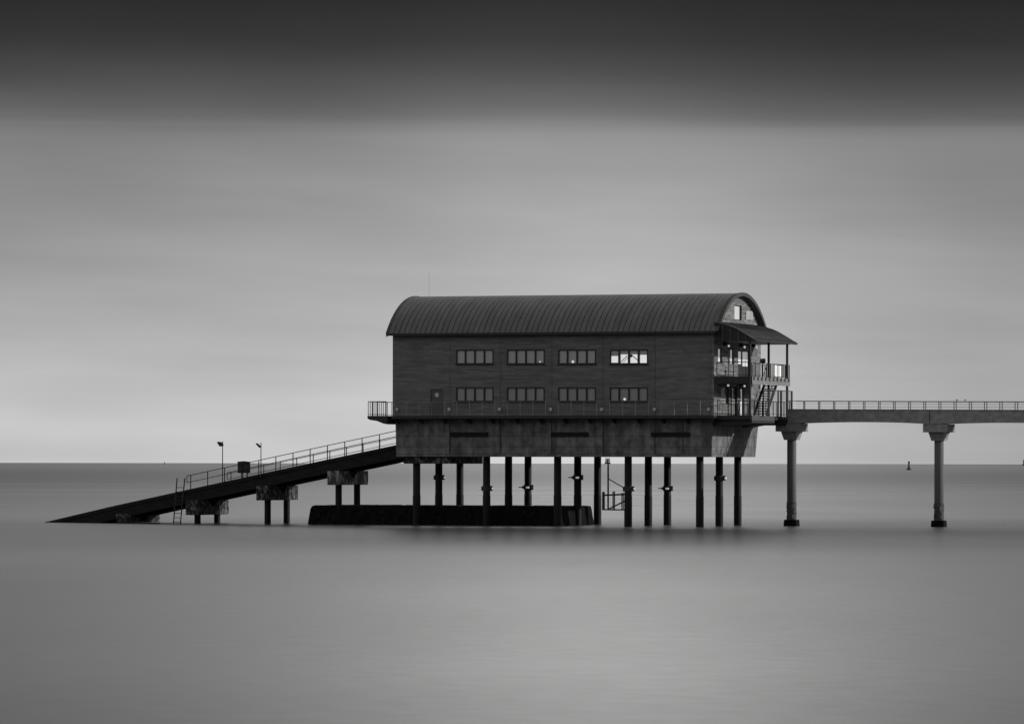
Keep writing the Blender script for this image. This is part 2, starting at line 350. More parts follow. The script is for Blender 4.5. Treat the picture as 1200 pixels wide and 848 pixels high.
# windows of the long wall
wins = []
for (u0, u1) in ((534.5, 578), (594, 638), (654, 698), (714.5, 759)):
    for (v0, v1) in ((409.5, 426.5), (453.7, 470.3)):
        x0, x1 = X(u0, 0), X(u1, 0); wins.append((x0, x1, Z(v1, x0, 0), Z(v0, x0, 0)))
dx0, dx1 = X(503.8, 0), X(519, 0); dz1 = Z(455.2, dx0, 0)
holes = [tuple(wn) for wn in wins] + [(dx0, dx1, ZD, dz1)]
slotted(holes, -L_, -0.25, ZD - 0.2, 15.35, 0.0, 0.25, 'y').build('side_wall', 'timber', st)
slotted([], -L_, -0.25, ZD - 0.2, 15.35, W_ - 0.25, W_, 'y').build('side_wall', 'timber', st)
for u in (526.7, 586, 646, 706, 767.3, 832.5):
    x = X(u, 0); MB().box(x - 0.03, x + 0.03, -0.03, 0.0, ZD + 0.05, 15.1).build('cover_strip', 'timber', st)
for i, (x0, x1, z0, z1) in enumerate(wins):
    q = MB(); fw = 0.075; yy0, yy1 = -0.03, 0.12
    q.box(x0, x1, yy0, yy1, z0, z0 + fw); q.box(x0, x1, yy0, yy1, z1 - fw - .02, z1)
    cuts = [x0, x0 + (x1 - x0) * 0.245, x0 + (x1 - x0) * 0.5, x0 + (x1 - x0) * 0.755, x1]
    q.box(x0, x0 + fw, yy0, yy1, z0 + fw, z1 - fw - .02); q.box(x1 - fw, x1, yy0, yy1, z0 + fw, z1 - fw - .02)
    for c in cuts[1:4]: q.box(c - 0.055, c + 0.055, yy0, yy1, z0 + fw, z1 - fw - .02)
    q.box(x0 - 0.08, x1 + 0.08, -0.09, -0.033, z0 - 0.07, z0 - 0.003)
    wo = q.build('window', 'frame', st)
    q = MB()
    lit = (i == 6)
    for c0, c1 in zip(cuts, cuts[1:]): q.box(c0, c1, 0.07, 0.08, z0 + .02, z1 - .02)
    q.build('pane', 'glass' if i % 2 == 0 else 'glassdim', wo)
    if lit:
        bpy.data.objects.remove(col.objects[-1]) if False else None
        q.v = []; q.f = []
        # the lit room seen below a drawn roller blind
        zt = z0 + (z1 - z0) * 0.66
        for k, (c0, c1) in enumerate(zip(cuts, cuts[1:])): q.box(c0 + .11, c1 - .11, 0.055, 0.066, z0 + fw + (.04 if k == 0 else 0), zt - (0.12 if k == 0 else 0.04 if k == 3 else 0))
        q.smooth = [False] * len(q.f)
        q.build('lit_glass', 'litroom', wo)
        q = MB(); q.bar((cuts[1] + .12, .045, z0 + .15), (cuts[2] - .15, .045, zt - .1), .02, .05); q.bar((cuts[1] + .3, .045, z0 + .1), (cuts[2] - .1, .045, zt - .25), .02, .03)
        q.bar((cuts[2] + .2, .045, zt - .02), (cuts[3] - .1, .045, z0 + .3), .02, .06); q.ball((cuts[2] + .16, .045, zt - .12), .12, 8)
        q.build('window_stay', 'frame', wo)
    if i in (4, 7, 2):                                             # small pale things on the sill inside
        k = {4: 1.55, 7: 1.55, 2: 3.5}[i]; xx = x0 + (x1 - x0) * k / 4
        MB().ball((xx, 0.05, z0 + .17), .11 if i != 2 else .06, 8).build('sill_ornament', 'lamp', wo)
# door with a porthole in the long wall
q = MB(); q.box(dx0, dx0 + .09, -.02, .12, ZD, dz1); q.box(dx1 - .09, dx1, -.02, .12, ZD, dz1); q.box(dx0 + .09, dx1 - .09, -.02, .12, dz1 - .1, dz1)
q.box(dx0 + .09, dx1 - .09, .05, .1, ZD + .02, dz1 - .1); dob = q.build('door', 'doorgrey', st)
pc = ((dx0 + dx1) / 2 + 0.02, .04, Z(462.7, dx0, 0))
MB().tube((pc[0], .049, pc[2]), (pc[0], .02, pc[2]), .17, 20).build('porthole', 'lampgrey', dob)
MB().bar((dx1 - .2, .0, ZD + 1), (dx1 - .2, .0, ZD + 1.2), .03, .03).build('handle', 'steel', dob)

# end walls
gh = []                                  # openings in the gable: (y0, y1, z0, z1)
def gy(u): return Y(u, 0)
def gz(v, y): return Z(v, 0, y)
up_w = (gy(860.5), gy(869), gz(374.5, 5), gz(356.8, 5))
sl1 = (gy(841.3), gy(846.2), gz(425.5, 1.5), gz(407.7, 1.5)); sl2 = (gy(855.6), gy(860.2), gz(427, 5), gz(408.8, 5))
dr1 = (gy(864.8), gy(878.6), 11.62, gz(410.8, 8))
lw1 = (gy(845.4), gy(854.2), ZD + 0.9, gz(453, 3)); ld1 = (gy(855.6), gy(863.8), ZD, gz(453.5, 5.5)); ld2 = (gy(867.5), gy(872), ZD, gz(455, 8))
gh = [up_w, sl1, sl2, dr1, lw1, ld1, ld2]
g = slotted(gh, 0.0, W_, ZD - 0.2, lambda y: zroof(y) - 0.02, -0.25, 0.0, 'x', 0.4); g.build('gable_wall', 'timbergable', st)
slotted([], 0.25, W_ - .25, ZD - 0.2, lambda y: zroof(y) - 0.02, -L_, -L_ + 0.25, 'x', 0.4).build('gable_wall', 'timber', st)
for k, (y0, y1, z0, z1) in enumerate(gh):
    q = MB(); t = .07; xa, xb = -.21, -.13
    q.box(xa, xb, y0, y0 + t, z0, z1); q.box(xa, xb, y1 - t, y1, z0, z1); q.box(xa, xb, y0 + t, y1 - t, z1 - t, z1); q.box(xa, xb, y0 + t, y1 - t, z0, z0 + t)
    if k in (3, 5): q.box(xa, xb, (y0 + y1) / 2 - .28, (y0 + y1) / 2 + .02, z0 + t, z1 - t)
    o = q.build('door' if k in (3, 5, 6) else 'window', 'frame', st)
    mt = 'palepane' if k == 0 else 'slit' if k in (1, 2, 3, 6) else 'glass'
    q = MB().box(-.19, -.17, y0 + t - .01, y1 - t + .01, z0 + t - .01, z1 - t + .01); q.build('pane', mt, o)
    if k == 3:
        for ya_, yb_, zz in ((y0 + .08, (y0 + y1) / 2 - .3, 1.1), ((y0 + y1) / 2 + .04, y1 - .08, .95)): MB().box(-.165, -.12, ya_, yb_, z0 + .1, z0 + zz).build('door_panel', 'frame', o)
    if k in (5, 6):
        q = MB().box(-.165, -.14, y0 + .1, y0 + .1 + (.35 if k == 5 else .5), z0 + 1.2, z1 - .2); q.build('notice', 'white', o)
# pale board on the upper gable, boards round the door below
y0, y1 = gy(873.3), gy(881.5); MB().box(.003, .05, y0, y1, gz(374.5, 9), gz(364, 9)).build('gable_board', 'boardpale', st)
MB().box(.003, .04, gy(852.5), gy(862.3), gz(451.8, 5), gz(447.6, 5)).build('door_header', 'grey', st)

# roof shell with standing seams
XL, XR = -L_ - 0.35, 0.42
n_ = 40; ys = [YC + HALF * math.cos(PI * (1 - i / n_)) for i in range(n_ + 1)]
ys = [YC - HALF + 2 * HALF * i / n_ for i in range(n_ + 1)]
pr = [(y, zroof(y)) for y in ys]; inner = [(YC + (y - YC) * .985, z - .16) for y, z in pr]
q = MB()
ns = 62; zc_ = ZE - .05 + RISE - RR
xs = [XL + .16 + (XR - XL - .32) * k / (ns - 1) for k in range(ns)]
def sunk(p, h=.07):
    d = Vector((0, p[0] - YC, p[1] - zc_)).normalized(); return (p[0] - d.y * h, p[1] - d.z * h)
for i in range(n_):
    a, b = pr[i], pr[i + 1]; A, B = sunk(a), sunk(b); e0 = XL
    for x in xs + [None]:
        e1 = XR if x is None else x - .03
        q.add([(e0, *a), (e1, *a), (e1, *b), (e0, *b)], [(0, 1, 2, 3)], True)
        if x is not None:
            l0, l1 = x - .03, x + .03
            q.add([(l0, *a), (l0, *b), (l0, *B), (l0, *A)], [(0, 1, 2, 3)]); q.add([(l0, *A), (l1, *A), (l1, *B), (l0, *B)], [(0, 1, 2, 3)]); q.add([(l1, *A), (l1, *B), (l1, *b), (l1, *a)], [(0, 1, 2, 3)])
            e0 = l1
    a, b = inner[i], inner[i + 1]; q.add([(XL, a[0], a[1]), (XR, a[0], a[1]), (XR, b[0], b[1]), (XL, b[0], b[1])], [(3, 2, 1, 0)], True)
ro = q.build('roof', 'roof', st)
for sx in (0, 1):                        # verge trims round both ends
    q = MB(); xa, xb = (XL - .05, XL + .05) if sx == 0 else (XR - .05, XR + .09)
    for i in range(n_):
        a, b = pr[i], pr[i + 1]; c, d = inner[i], inner[i + 1]
        up = .05
        q.add([(xa, a[0], a[1] + up), (xb, a[0], a[1] + up), (xb, b[0], b[1] + up), (xa, b[0], b[1] + up), (xa, c[0], c[1] - .08), (xb, c[0], c[1] - .08), (xb, d[0], d[1] - .08), (xa, d[0], d[1] - .08)],
              [(0, 1, 2, 3), (7, 6, 5, 4), (0, 3, 7, 4), (1, 5, 6, 2)])
    q.build('verge_trim', 'rim' if sx else 'dark', ro)
q = MB()
for y0 in (YC - HALF - .02, YC + HALF - .12): q.box(XL, XR - .1, y0, y0 + .14, ZE - .22, ZE - .03)
q.build('gutter', 'dark', ro)
# soffit board that closes the eaves
q = MB(); q.box(XL + .1, XR - .1, YC - HALF + .12, 0.26, ZE - .02, ZE + .02); q.box(XL + .1, XR - .1, W_ - .26, YC + HALF - .12, ZE - .02, ZE + .02); q.build('soffit', 'dark', ro)
xw = X(502.6, YC); MB().tube((xw, YC, zroof(YC)), (xw, YC, zroof(YC) + 1.95), .014, 6, .008).build('aerial', 'steel', ro)

# concrete base
q = MB()
cx0, cx1 = X(463, 0), -.1
q.add([(cx0 + .05, .12, ZB), (cx1 - .12, .12, ZB), (cx1 - .12, W_ - .75, ZB), (cx0 + .05, W_ - .75, ZB), (cx0, .06, 8.35), (cx1, .06, 8.35), (cx1, W_ - .2, 8.35), (cx0, W_ - .2, 8.35)],
      [(0, 3, 2, 1), (4, 5, 6, 7), (0, 1, 5, 4), (1, 2, 6, 5), (2, 3, 7, 6), (3, 0, 4, 7)])
q.build('concrete_base', 'concrete', st)
for u in (526.7, 586, 646, 706.5, 767, 800):
    x = X(u, 0); MB().box(x - .025, x + .025, .03, .07, ZB + .25, 8.3).build('expansion_joint', 'dark', st)
for (u0, u1) in ((527.5, 571.5), (645.5, 689), (763, 808)):
    x0, x1 = X(u0, 0), X(u1, 0); MB().box(x0, x1, -.06, .11, Z(511.3, x0, 0), Z(506.3, x0, 0)).build('ledge_beam', 'slip', st, bevel=.02)  # dark bar built proud of the base at each slot position
MB().box(-L_ + .02, -.26, .26, W_ - .26, 8.3, 8.5).build('floor_slab', 'dark', st)
# slip head block under the near end
MB().box(X(472.8, .5), X(528.5, .5), .5, 8.0, 4.86, ZB).build('support_beam', 'cap', st, bevel=.03)

# access deck along the wall, round both ends
q = MB(); q.box(X(459, -1.2), 0.3, -1.2, -0.005, 8.38, ZD)
for i in range(27): 
    x = -26 + i * 1.0; q.prism([(-1.1, 8.38), (-.002, 7.98), (-.002, 8.38)], 'x', x - .06, x + .06) if i % 2 == 0 else None
q.build('access_deck', 'dark', st)
pxl = X(430.5, -1.2)
q = MB(); pr2 = [(pxl, 8.42), (pxl, ZD), (-L_ - .003, ZD), (-L_ - .003, 7.95), (-L_ - .3, 8.0), (-L_ - .9, 8.22), (pxl + .2, 8.3)]
q.prism(pr2, 'y', -1.2, 3.2); q.build('end_platform', 'dark', st)
def railing(pts, pitch, h, m, name, parent, mid=True, r=.028, pr_=.03, infill=0, post_drop=.15, kick=False):
    """handrail over a run of points, posts a fixed step apart"""
    q = MB(); pts = [Vector(p) for p in pts]; up = Vector((0, 0, 1))
    for a, b in zip(pts, pts[1:]):
        q.tube(a + up * h, b + up * h, r, 6)
        if mid: q.tube(a + up * h * .5, b + up * h * .5, r * .6, 6)
        if kick: q.tube(a + up * .12, b + up * .12, r * .6, 6)
        n = max(1, round((b - a).length / pitch))
        for i in range(n + 1):
            p = a.lerp(b, i / n); q.bar(p - up * post_drop, p + up * h, pr_ * 2, pr_ * 2)
            if infill and i < n:
                for j in range(1, infill + 1):
                    p2 = a.lerp(b, (i + j / (infill + 1)) / n); q.bar(p2 + up * .08, p2 + up * (h - .02), .02, .02)
    return q.build(name, m, parent)
railing([(X(462, -1.15), -1.15, ZD), (0.3, -1.15, ZD)], 1.04, 1.1, 'steel', 'handrail', st, mid=False, r=.014, pr_=.022, kick=True)
railing([(-L_ - .1, -1.15, ZD), (pxl + .05, -1.15, ZD), (pxl + .05, 3.1, ZD), (-L_ - .1, 3.1, ZD)], .42, 1.12, 'dark', 'platform_railing', st, mid=False, r=.03, pr_=.02, kick=True)
for u in (465.5, 526.5, 585.5, 645.5, 705.3, 767, 830.5):
    x = X(u, 0); z = Z(479.4, x, 0); MB().tube((x, .0, z), (x, -.1, z), .13, 14).build('wall_lamp', 'lampgrey', st)

# two balconies at the gable end
XO = 3.0; YB = 10.6
q = MB(); q.box(0.02, XO, 0.0, YB, 11.28, 11.6); q.box(.02, XO - .1, .1, .2, 11.02, 11.28)
q.build('balcony_deck', 'dark', st)
q = MB(); q.box(XO, XO + .06, 0.0, YB, 11.02, 11.32); q.box(0.02, XO, -.06, -.003, 11.0, 11.62)
ch = MB(); ch.box(XO, XO + .08, 0.02, YB, 11.02, 11.33); ch.build('edge_beam', 'channel', st)
MB().box(0.02, XO + .08, -.07, -.003, 11.04, 11.62).build('edge_beam', 'dark', st)
for i in range(10): y = .5 + i * 1.07; MB().box(XO + .003, XO + .10, y - .18, y + .18, 11.345, 11.6).build('joist_end', 'dark', st)
MB().box(XO + .002, XO + .07, 0.02, YB, 11.34, 11.59).build('edge_board', 'channel', st)
q = MB(); q.box(0.02, XO, -0.1, 8.2, 8.3, ZD); q.box(.0, XO, 8.2, 11.3, 8.25, ZD)
q.prism([(0.0, 7.75), (.5, 7.9), (1.2, 8.0), (XO, 8.05), (XO, 8.3), (0.0, 8.3)], 'y', .2, 6.5)
q.build('lower_deck', 'dark', st)
MB().box(XO, XO + .06, 0, 6.2, 8.22, 8.62).build('edge_beam', 'dullbeam', st)
# beam carrying the link to the first pier column
q = MB(); q.prism([(-.2, 7.72), (.35, 7.85), (.8, 7.92), (3.4, 7.92), (3.4, 8.29), (-.2, 8.29)], 'y', 8.0, 11.2); q.build('link_beam', 'dark', st)
for u in (879, 901, 922.6):
    y = Y(u, XO - .05); q = MB().box(XO - .15, XO + .0, y - .09, y + .09, ZD, 14.45); q.build('post', 'dark', st)
railing([(.25, -.03, 11.62), (XO - .1, -.03, 11.62)], 1.35, 1.1, 'dark', 'balcony_railing', st, mid=False, r=.03, infill=0, kick=True)
railing([(XO - .02, .1, 11.6), (XO - .02, YB, 11.6)], 1.05, 1.08, 'dark', 'balcony_railing', st, mid=False, infill=1, kick=True)
railing([(.0, YB - .03, 11.6), (XO, YB - .03, 11.6)], 1.0, 1.08, 'dark', 'balcony_railing', st, mid=False, infill=3, kick=True)
railing([(.3, -.06, ZD), (XO - .1, -.06, ZD)], .75, 1.12, 'dark', 'balcony_railing', st, mid=False, r=.03, infill=1, kick=True)
railing([(XO - .02, .0, ZD), (XO - .02, 11.2, ZD)], 1.0, 1.12, 'dark', 'balcony_railing', st, mid=False, r=.03, infill=1, kick=True)
for (ua, ub, mm) in ((903.8, 908, 'grey'), (908.3, 916.5, 'white'), (917.3, 920.6, 'channel'), (883, 887, 'railgrey'), (888.5, 892.5, 'grey')):
    ya, yb = Y(ua, XO), Y(ub, XO); MB().box(XO - .06, XO - .05, ya, yb, 11.68, 12.6).build('balustrade_panel', mm, st)
# brackets between posts and canopy
# canopy: curved sheet falling outwards with boarded cheeks
cp = [(0.0, 15.85), (.45, 15.78), (.9, 15.68), (1.4, 15.53), (1.9, 15.32), (2.35, 15.06), (2.8, 14.8), (3.15, 14.58), (3.45, 14.42)]
cy0, cy1 = -.12, Y(934.3, 3.45)
q = MB()
for (a, b) in zip(cp, cp[1:]):
    q.add([(a[0], cy0 - .1, a[1]), (b[0], cy0 - .1, b[1]), (b[0], cy1, b[1]), (a[0], cy1, a[1]), (a[0], cy0 - .1, a[1] - .07), (b[0], cy0 - .1, b[1] - .07), (b[0], cy1, b[1] - .07), (a[0], cy1, a[1] - .07)],
          [(0, 1, 2, 3), (7, 6, 5, 4), (0, 4, 5, 1), (3, 2, 6, 7)], False)
for i in range(28):
    y = cy0 + .2 + i * (cy1 - cy0 - .3) / 27
    for (a, b) in zip(cp, cp[1:]): q.add([(a[0], y, a[1]), (b[0], y, b[1]), (b[0], y, b[1] + .04), (a[0], y, a[1] + .04), (a[0], y + .03, a[1]), (b[0], y + .03, b[1]), (b[0], y + .03, b[1] + .04), (a[0], y + .03, a[1] + .04)], [(3, 2, 1, 0), (4, 5, 6, 7), (3, 7, 6, 2)])
can = q.build('canopy', 'roof', st)
ck = [(p[0], p[1] - .075) for p in cp[:-1]] + [(3.3, 14.4), (2.75, 14.32), (0.0, 14.32)]
for yy in (cy0, cy1 - .06):
    MB().prism(ck, 'y', yy, yy + .05).build('canopy_cheek', 'slip' if yy > 1 else 'frame', can)
q = MB()
for x in (.1, .72, 1.35, 2.0, 2.6):
    zt = next(a[1] + (b[1] - a[1]) * (x - a[0]) / (b[0] - a[0]) for a, b in zip(cp, cp[1:]) if a[0] <= x <= b[0]) - .1
    MB().box(x - .02, x + .02, cy0 - .04, cy0 - .002, 14.33, zt).build('cheek_batten', 'timber', can)
MB().box(3.32, 3.46, cy0 - .1, cy1, 14.3, 14.4).build('gutter', 'dark', can)
MB().box(0.02, 3.3, cy0 + .06, cy1 - .07, 14.36, 14.4).build('canopy_ceiling', 'channel', can)
# lamps on the gable with dark hoods
for (u, v) in ((852, 405.3), (870.6, 406.6), (884.8, 406.9), (851.3, 451.5), (870.6, 452.2)):
    y = Y(u, .15); z = gz(v, y)
    o = MB().box(.003, .24, y - .5, y - .2, z + .02, z + .3).build('wall_lamp', 'frame', st)
    MB().ball((.28, y, z), .09, 10).build('globe', 'lamp', o)
# open stair between the decks
q = MB(); n_s = 15; ya, yb = 6.3, 9.7; za, zb = ZD, 11.6
for x in (1.35, 2.35):
    q.bar((x, ya, za + .05), (x, yb, zb - .05), .08, .3); q.bar((x, ya, za + 1.0), (x, yb, zb + .9), .035, .035)
    for i in range(5): t = i / 4; q.bar((x, ya + (yb - ya) * t, za + (zb - za) * t), (x, ya + (yb - ya) * t, za + (zb - za) * t + 1), .03, .03)
for i in range(1, n_s):
    t = i / n_s; y = ya + (yb - ya) * t; z = za + (zb - za) * t; q.box(1.38, 2.32, y - .15, y + .15, z - .045, z + .035)
q.build('staircase', 'dark', st)

# piles: five frames of three
rows = [(1.2, (488.3, 570.3, 653.5, 736.2, 820.2)), (6.2, (514.3, 596, 677, 759.8, 843)), (11.2, (539, 618.8, 700.3, 782.2, 864.6))]
piles = {}
pm = MB(); pm.lathe((0, 0, 0), [(.31, -3), (.31, 2.3), (.31, 2.33), (.29, 2.4), (.29, ZB + .01)], 16)
pile0 = None
for ri, (y, us) in enumerate(rows):
    for fi, u in enumerate(us):
        x = X(u, y)
        if pile0 is None: pile0 = pm.build('pile', 'pile', st); o = pile0
        else: o = pile0.copy(); col.objects.link(o)
        o.parent = st; o.location = Vector((x, y, 0)) - Vector(st.location)
        o.rotation_euler = (0, 0, random.random() * 6); piles[(ri, fi)] = (o, x, y)
def clamp(key, v, side):
    o, x, y = piles[key]; z = Z(v, x, y)
    q = MB(); q.lathe((0, 0, z), [(.37, -.2), (.37, .2)], 12)
    c, s_ = math.cos(-o.rotation_euler.z), math.sin(-o.rotation_euler.z)
    def rot(b):
        b.v = [(vx * c - vy * s_, vx * s_ + vy * c, vz) for vx, vy, vz in b.v]; return b
    if side == 'r': q.box(-.38, .38, -.2, .2, z - .18, z + .14); q.box(.38, .47, -.1, .1, z - .2, z + .2)
    else: q.box(-.42, .4, -.3, .1, z - .1, z + .1); q.box(.4, .47, -.2, 0, z - .2, z + .2); q.box(-.75, -.42, -.13, -.07, z - .04, z + .04)
    m1 = rot(q).build('clamp', 'dark'); m1.parent = o
    l_ = MB()
    if side == 'r': l_.ball((.56, -.15, z), .10, 8)
    else: l_.box(-.02, .22, -.45, -.31, z - .08, z + .06)
    m2 = rot(l_).build('white_marker', 'marker'); m2.parent = o
clamp((1, 0), 559.2, 'r'); clamp((0, 1), 572, 'r'); clamp((2, 1), 570.7, 'c'); clamp((1, 2), 559.2, 'c'); clamp((0, 3), 572.5, 'r'); clamp((2, 3), 572, 'c'); clamp((1, 4), 560, 'r')

# ------------------------------------------------------------------ footing slab in the water
sx0, sx1 = X(360.3, 2.2), X(657.5, 2.2)
q = MB(); zt = 1.5
def ring(z, ins): return [(sx0 + ins, 2.2 + ins * .4, z), (sx1 - ins * .5, 2.2 + ins * .4, z), (sx1 - ins * .5, 10.4 - ins, z), (sx0 + ins, 10.4 - ins, z)]
nx = 60; top = []; 
vs = []; 
lev = [(-1, 0), (0.05, 0), (.7, .12), (1.25, .22), (1.47, .35), (1.52, .55)]
per = []
def peri(z, ins):
    out_ = []; R = ring(z, ins)
    for a, b, n in ((R[0], R[1], 60), (R[1], R[2], 22), (R[2], R[3], 60), (R[3], R[0], 22)):
        for i in range(n): out_.append([a[k] + (b[k] - a[k]) * i / n for k in range(3)])
    for p in out_: p[0] += random.uniform(-.05, .05); p[1] += random.uniform(-.07, .07); p[2] += random.uniform(-.03, .02)
    return out_
for z, ins in lev: per.append(peri(z, ins))
n = len(per[0]); vs = [p for r in per for p in r]
fs = [(k * n + i, k * n + (i + 1) % n, (k + 1) * n + (i + 1) % n, (k + 1) * n + i) for k in range(len(lev) - 1) for i in range(n)] + [tuple((len(lev) - 1) * n + i for i in range(n))]
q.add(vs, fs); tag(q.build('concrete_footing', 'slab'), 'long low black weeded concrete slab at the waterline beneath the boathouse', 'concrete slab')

# ------------------------------------------------------------------ slipway
SY0, SY1 = 3.6, 9.2
tipx = X(51, SY0); topx = X(462, SY0); ztop_ = Z(523.0, topx, SY0); SLP = (ztop_ - 0.0) / (topx - tipx)
SP = [(tipx - 6, -1.3), (tipx, 0.0)] + [(X(u, SY0), Z(v, X(u, SY0), SY0)) for u, v in ((130, 593.2), (240, 569.0), (383, 538.2), (462, 521.6))]
SP.append((SP[-1][0] + 3, SP[-1][1] + .62))
def zs(x):
    for (a, za_), (b, zb_) in zip(SP, SP[1:]):
        if x <= b or b == SP[-1][0]: return za_ + (zb_ - za_) * (x - a) / (b - a)
def band(d0, d1):
    xx = [p[0] for p in SP[:-1]] + [xe]
    return [(x, zs(x) - d0) for x in xx] + [(x, zs(x) - d1) for x in reversed(xx)]
slp = empty('slipway', (topx - 8, 6.4, 0), 'long sloping concrete slipway running down from the boathouse into the sea', 'slipway')
xe = topx + 2.6
q = MB(); dpt = 1.22
q.prism(band(0, .28), 'y', SY0, SY1)
q.build('slip_deck', 'slip', slp)
for yy in (SY0 + .08, SY1 - .48):
    q = MB(); q.prism(band(.284, 1.1), 'y', yy, yy + .4); q.build('girder', 'slip', slp)
q = MB(); q.prism(band(.284, 1.18), 'y', 6.1, 6.7); q.build('keel_channel', 'slip', slp)
for i, (u0, u1, v0, v1, m_) in enumerate(((383.5, 397, 551.5, 568, 'capclean'), (300.2, 313.6, 568.8, 586, 'cap'), (217.5, 231.5, 585.4, 603.2, 'cap'), (136, 150, 602.0, 612, 'cap'))):
    y0, y1 = 3.1, 9.7; x0, x1 = X(u0, y0), X(u1, y0); zt, zb = Z(v0, x0, y0), Z(v1, x0, y0)
    q = MB(); q.prism([(y0, zb), (y1, zb), (y1, zt), (7.5, zt), (6.4, zt - .62), (5.3, zt), (y0, zt)], 'x', x0, x1); cap = q.build('support_cap', m_, slp, bevel=.03)
    if i < 3:
        for yy in (4.35, 8.45):
            MB().tube(((x0 + x1) / 2, yy, -2), ((x0 + x1) / 2, yy, zb), .26, 14).build('leg', 'pile', cap)
        xm = (x0 + x1) / 2
        MB().box(xm - .3, xm + .3, 5.6, 7.2, zt - .25, zs(xm) - .9).build('bearing', 'slip', cap)
def slrail(xa, xb, y, name):
    q = MB(); up = Vector((0, 0, 1)); a = Vector((xa, y, zs(xa))); b = Vector((xb, y, zs(xb)))
    n = round((xb - xa) / 1.44); pp = [Vector((xa + (xb - xa) * i / n, y, zs(xa + (xb - xa) * i / n))) for i in range(n + 1)]
    for c, d in zip(pp, pp[1:]): q.tube(c + up * 1.12, d + up * 1.12, .03, 6); q.tube(c + up * .58, d + up * .58, .025, 6)
    for i in range(n + 1): p = pp[i]; q.bar(p + up * (-.2 if i else -.2), p + up * 1.12, .06, .06)
    q.bar(a + up * .58 - Vector((.33, 0, .07)), a + up * 1.12 - Vector((.33, 0, .07)), .05, .05); q.tube(a + up * 1.12, a + up * 1.05 - Vector((.33, 0, 0)), .03, 6); q.tube(a + up * .58, a + up * .51 - Vector((.33, 0, 0)), .025, 6)
    q.build(name, 'dark', slp)
slrail(X(223.2, SY0), topx + .2, SY0 + .05, 'handrail'); slrail(X(271, SY1), topx + 1.0, SY1 - .05, 'handrail')

# ladder against the near side of the slipway
lx0, lx1 = X(207.3, 3.3), X(216.3, 3.3); bx0, bx1 = X(203.3, 3.1), X(211.3, 3.1)
lt = Z(560, lx0, 3.3); lb = Z(614, bx0, 3.1)
q = MB(); q.tube((lx0, 3.35, lt), (bx0, 3.0, lb - .5), .052, 6); q.tube((lx1, 3.35, lt), (bx1, 3.0, lb - .5), .052, 6)
lad = empty('access_ladder', (bx0, 3.0, 0), 'thin steel ladder hung on the near side of the slipway down to the water', 'ladder')
q.build('stile', 'dark', lad); q = MB()
for i in range(12):
    t = .18 + i * .082; a = Vector((lx0, 3.35, lt)).lerp(Vector((bx0, 3.0, lb - .5)), t); b = Vector((lx1, 3.35, lt)).lerp(Vector((bx1, 3.0, lb - .5)), t); q.bar(a, b, .05, .05)
q.build('rung', 'dark', lad)

# two lamp posts and the cabinet on the slipway
def lamp_post(u, v, big, label):
    x = X(u, 3.5); zb = zs(x); zt = Z(v, x, 3.5)
    r = empty('lamp_post', (x, 3.5, zb - .1), label, 'lamp post', 'floodlight posts on the slipway')
    MB().tube((x, 3.5, zb - .3), (x, 3.5, zt), .045, 8, .035).build('pole', 'dark', r)
    q = MB(); a = Vector((x - .10, 3.5, zt - (.42 if big else .3))); w_ = .3 if big else .26
    if big: q.prism([(x - .43, zt - .08), (x - .3, zt - .03), (x - .05, zt - .12), (x + .02, zt - .3), (x - .03, zt - .42), (x - .22, zt - .4)], 'y', 3.3, 3.7)
    else: q.prism([(x - .42, zt - .12), (x - .33, zt - .05), (x - .02, zt - .33), (x - .1, zt - .42)], 'y', 3.35, 3.65)
    h = q.build('lamp_head', 'dark', r, bevel=.02)
    MB().bar((x - .12, 3.5, zt - .28), (x + .01, 3.5, zt - .28), .05, .05).build('bracket', 'dark', h)
lamp_post(260.8, 516.8, True, 'lamp post with a rounded tilted lamp head, on the slipway left of the dark cabinet')
lamp_post(305.8, 518.3, False, 'lamp post with a slim tilted lamp head, on the slipway right of the dark cabinet')
x0, x1 = X(277.6, 3.7), X(291, 3.7); cb = empty('equipment_cabinet', ((x0 + x1) / 2, 4.0, zs(x0)), 'dark rounded metal cabinet on two short legs beside the slipway handrail', 'cabinet')
zt, zb = Z(540.3, x0, 3.7), Z(554, x0, 3.7)
q = MB(); q.box(x0 + .03, x1 - .03, 3.7, 4.25, zb, zt - .06); q.build('housing', 'dark', cb, bevel=.07)
q = MB(); q.prism([(x0, zt - .09), (x1, zt - .09), (x1 - .05, zt - .03), ((x0 + x1) / 2, zt + .02), (x0 + .05, zt - .03)], 'y', 3.66, 4.3); q.build('lid', 'frame', cb)
for x in (x0 + .38, x1 - .2): MB().box(x - .05, x + .05, 3.9, 4.0, zs(x) - .05, zb).build('leg', 'railgrey', cb)

# ------------------------------------------------------------------ access frame hung on a front pile
o, pxx, pyy = piles[(0, 3)]
fy = pyy
fr = empty('access_platform', (pxx - 1.0, fy, Z(597, pxx - 1, fy)), 'black steel frame with a thin mast, fixed to the pile under the boathouse', 'steel frame')
def P(u, v, y=fy): x = X(u, y); return (x, y, Z(v, x, y))
q = MB(); q.tube(P(712.7, 600 - 2.5), P(712.7, 543.6), .07, 8); q.tube(P(712.9, 560), P(712.9, 555.5), .06, 8); q.build('mast', 'dark', fr)
q = MB(); q.lathe(P(712, 543.4), [(.26, 0), (.26, .04), (.16, .12)], 8)
q.build('lantern_base', 'dark', fr)
q = MB(); c0 = P(712, 543.0)
for i in range(6):
    t = i * PI / 3; q.tube((c0[0] + .22 * math.cos(t), c0[1] + .22 * math.sin(t), c0[2]), (c0[0] + .14 * math.cos(t), c0[1] + .14 * math.sin(t), c0[2] + .45), .018, 6)
q.tube(c0, (c0[0], c0[1], c0[2] + .35), .1, 10); q.build('lantern', 'lampgrey', fr)
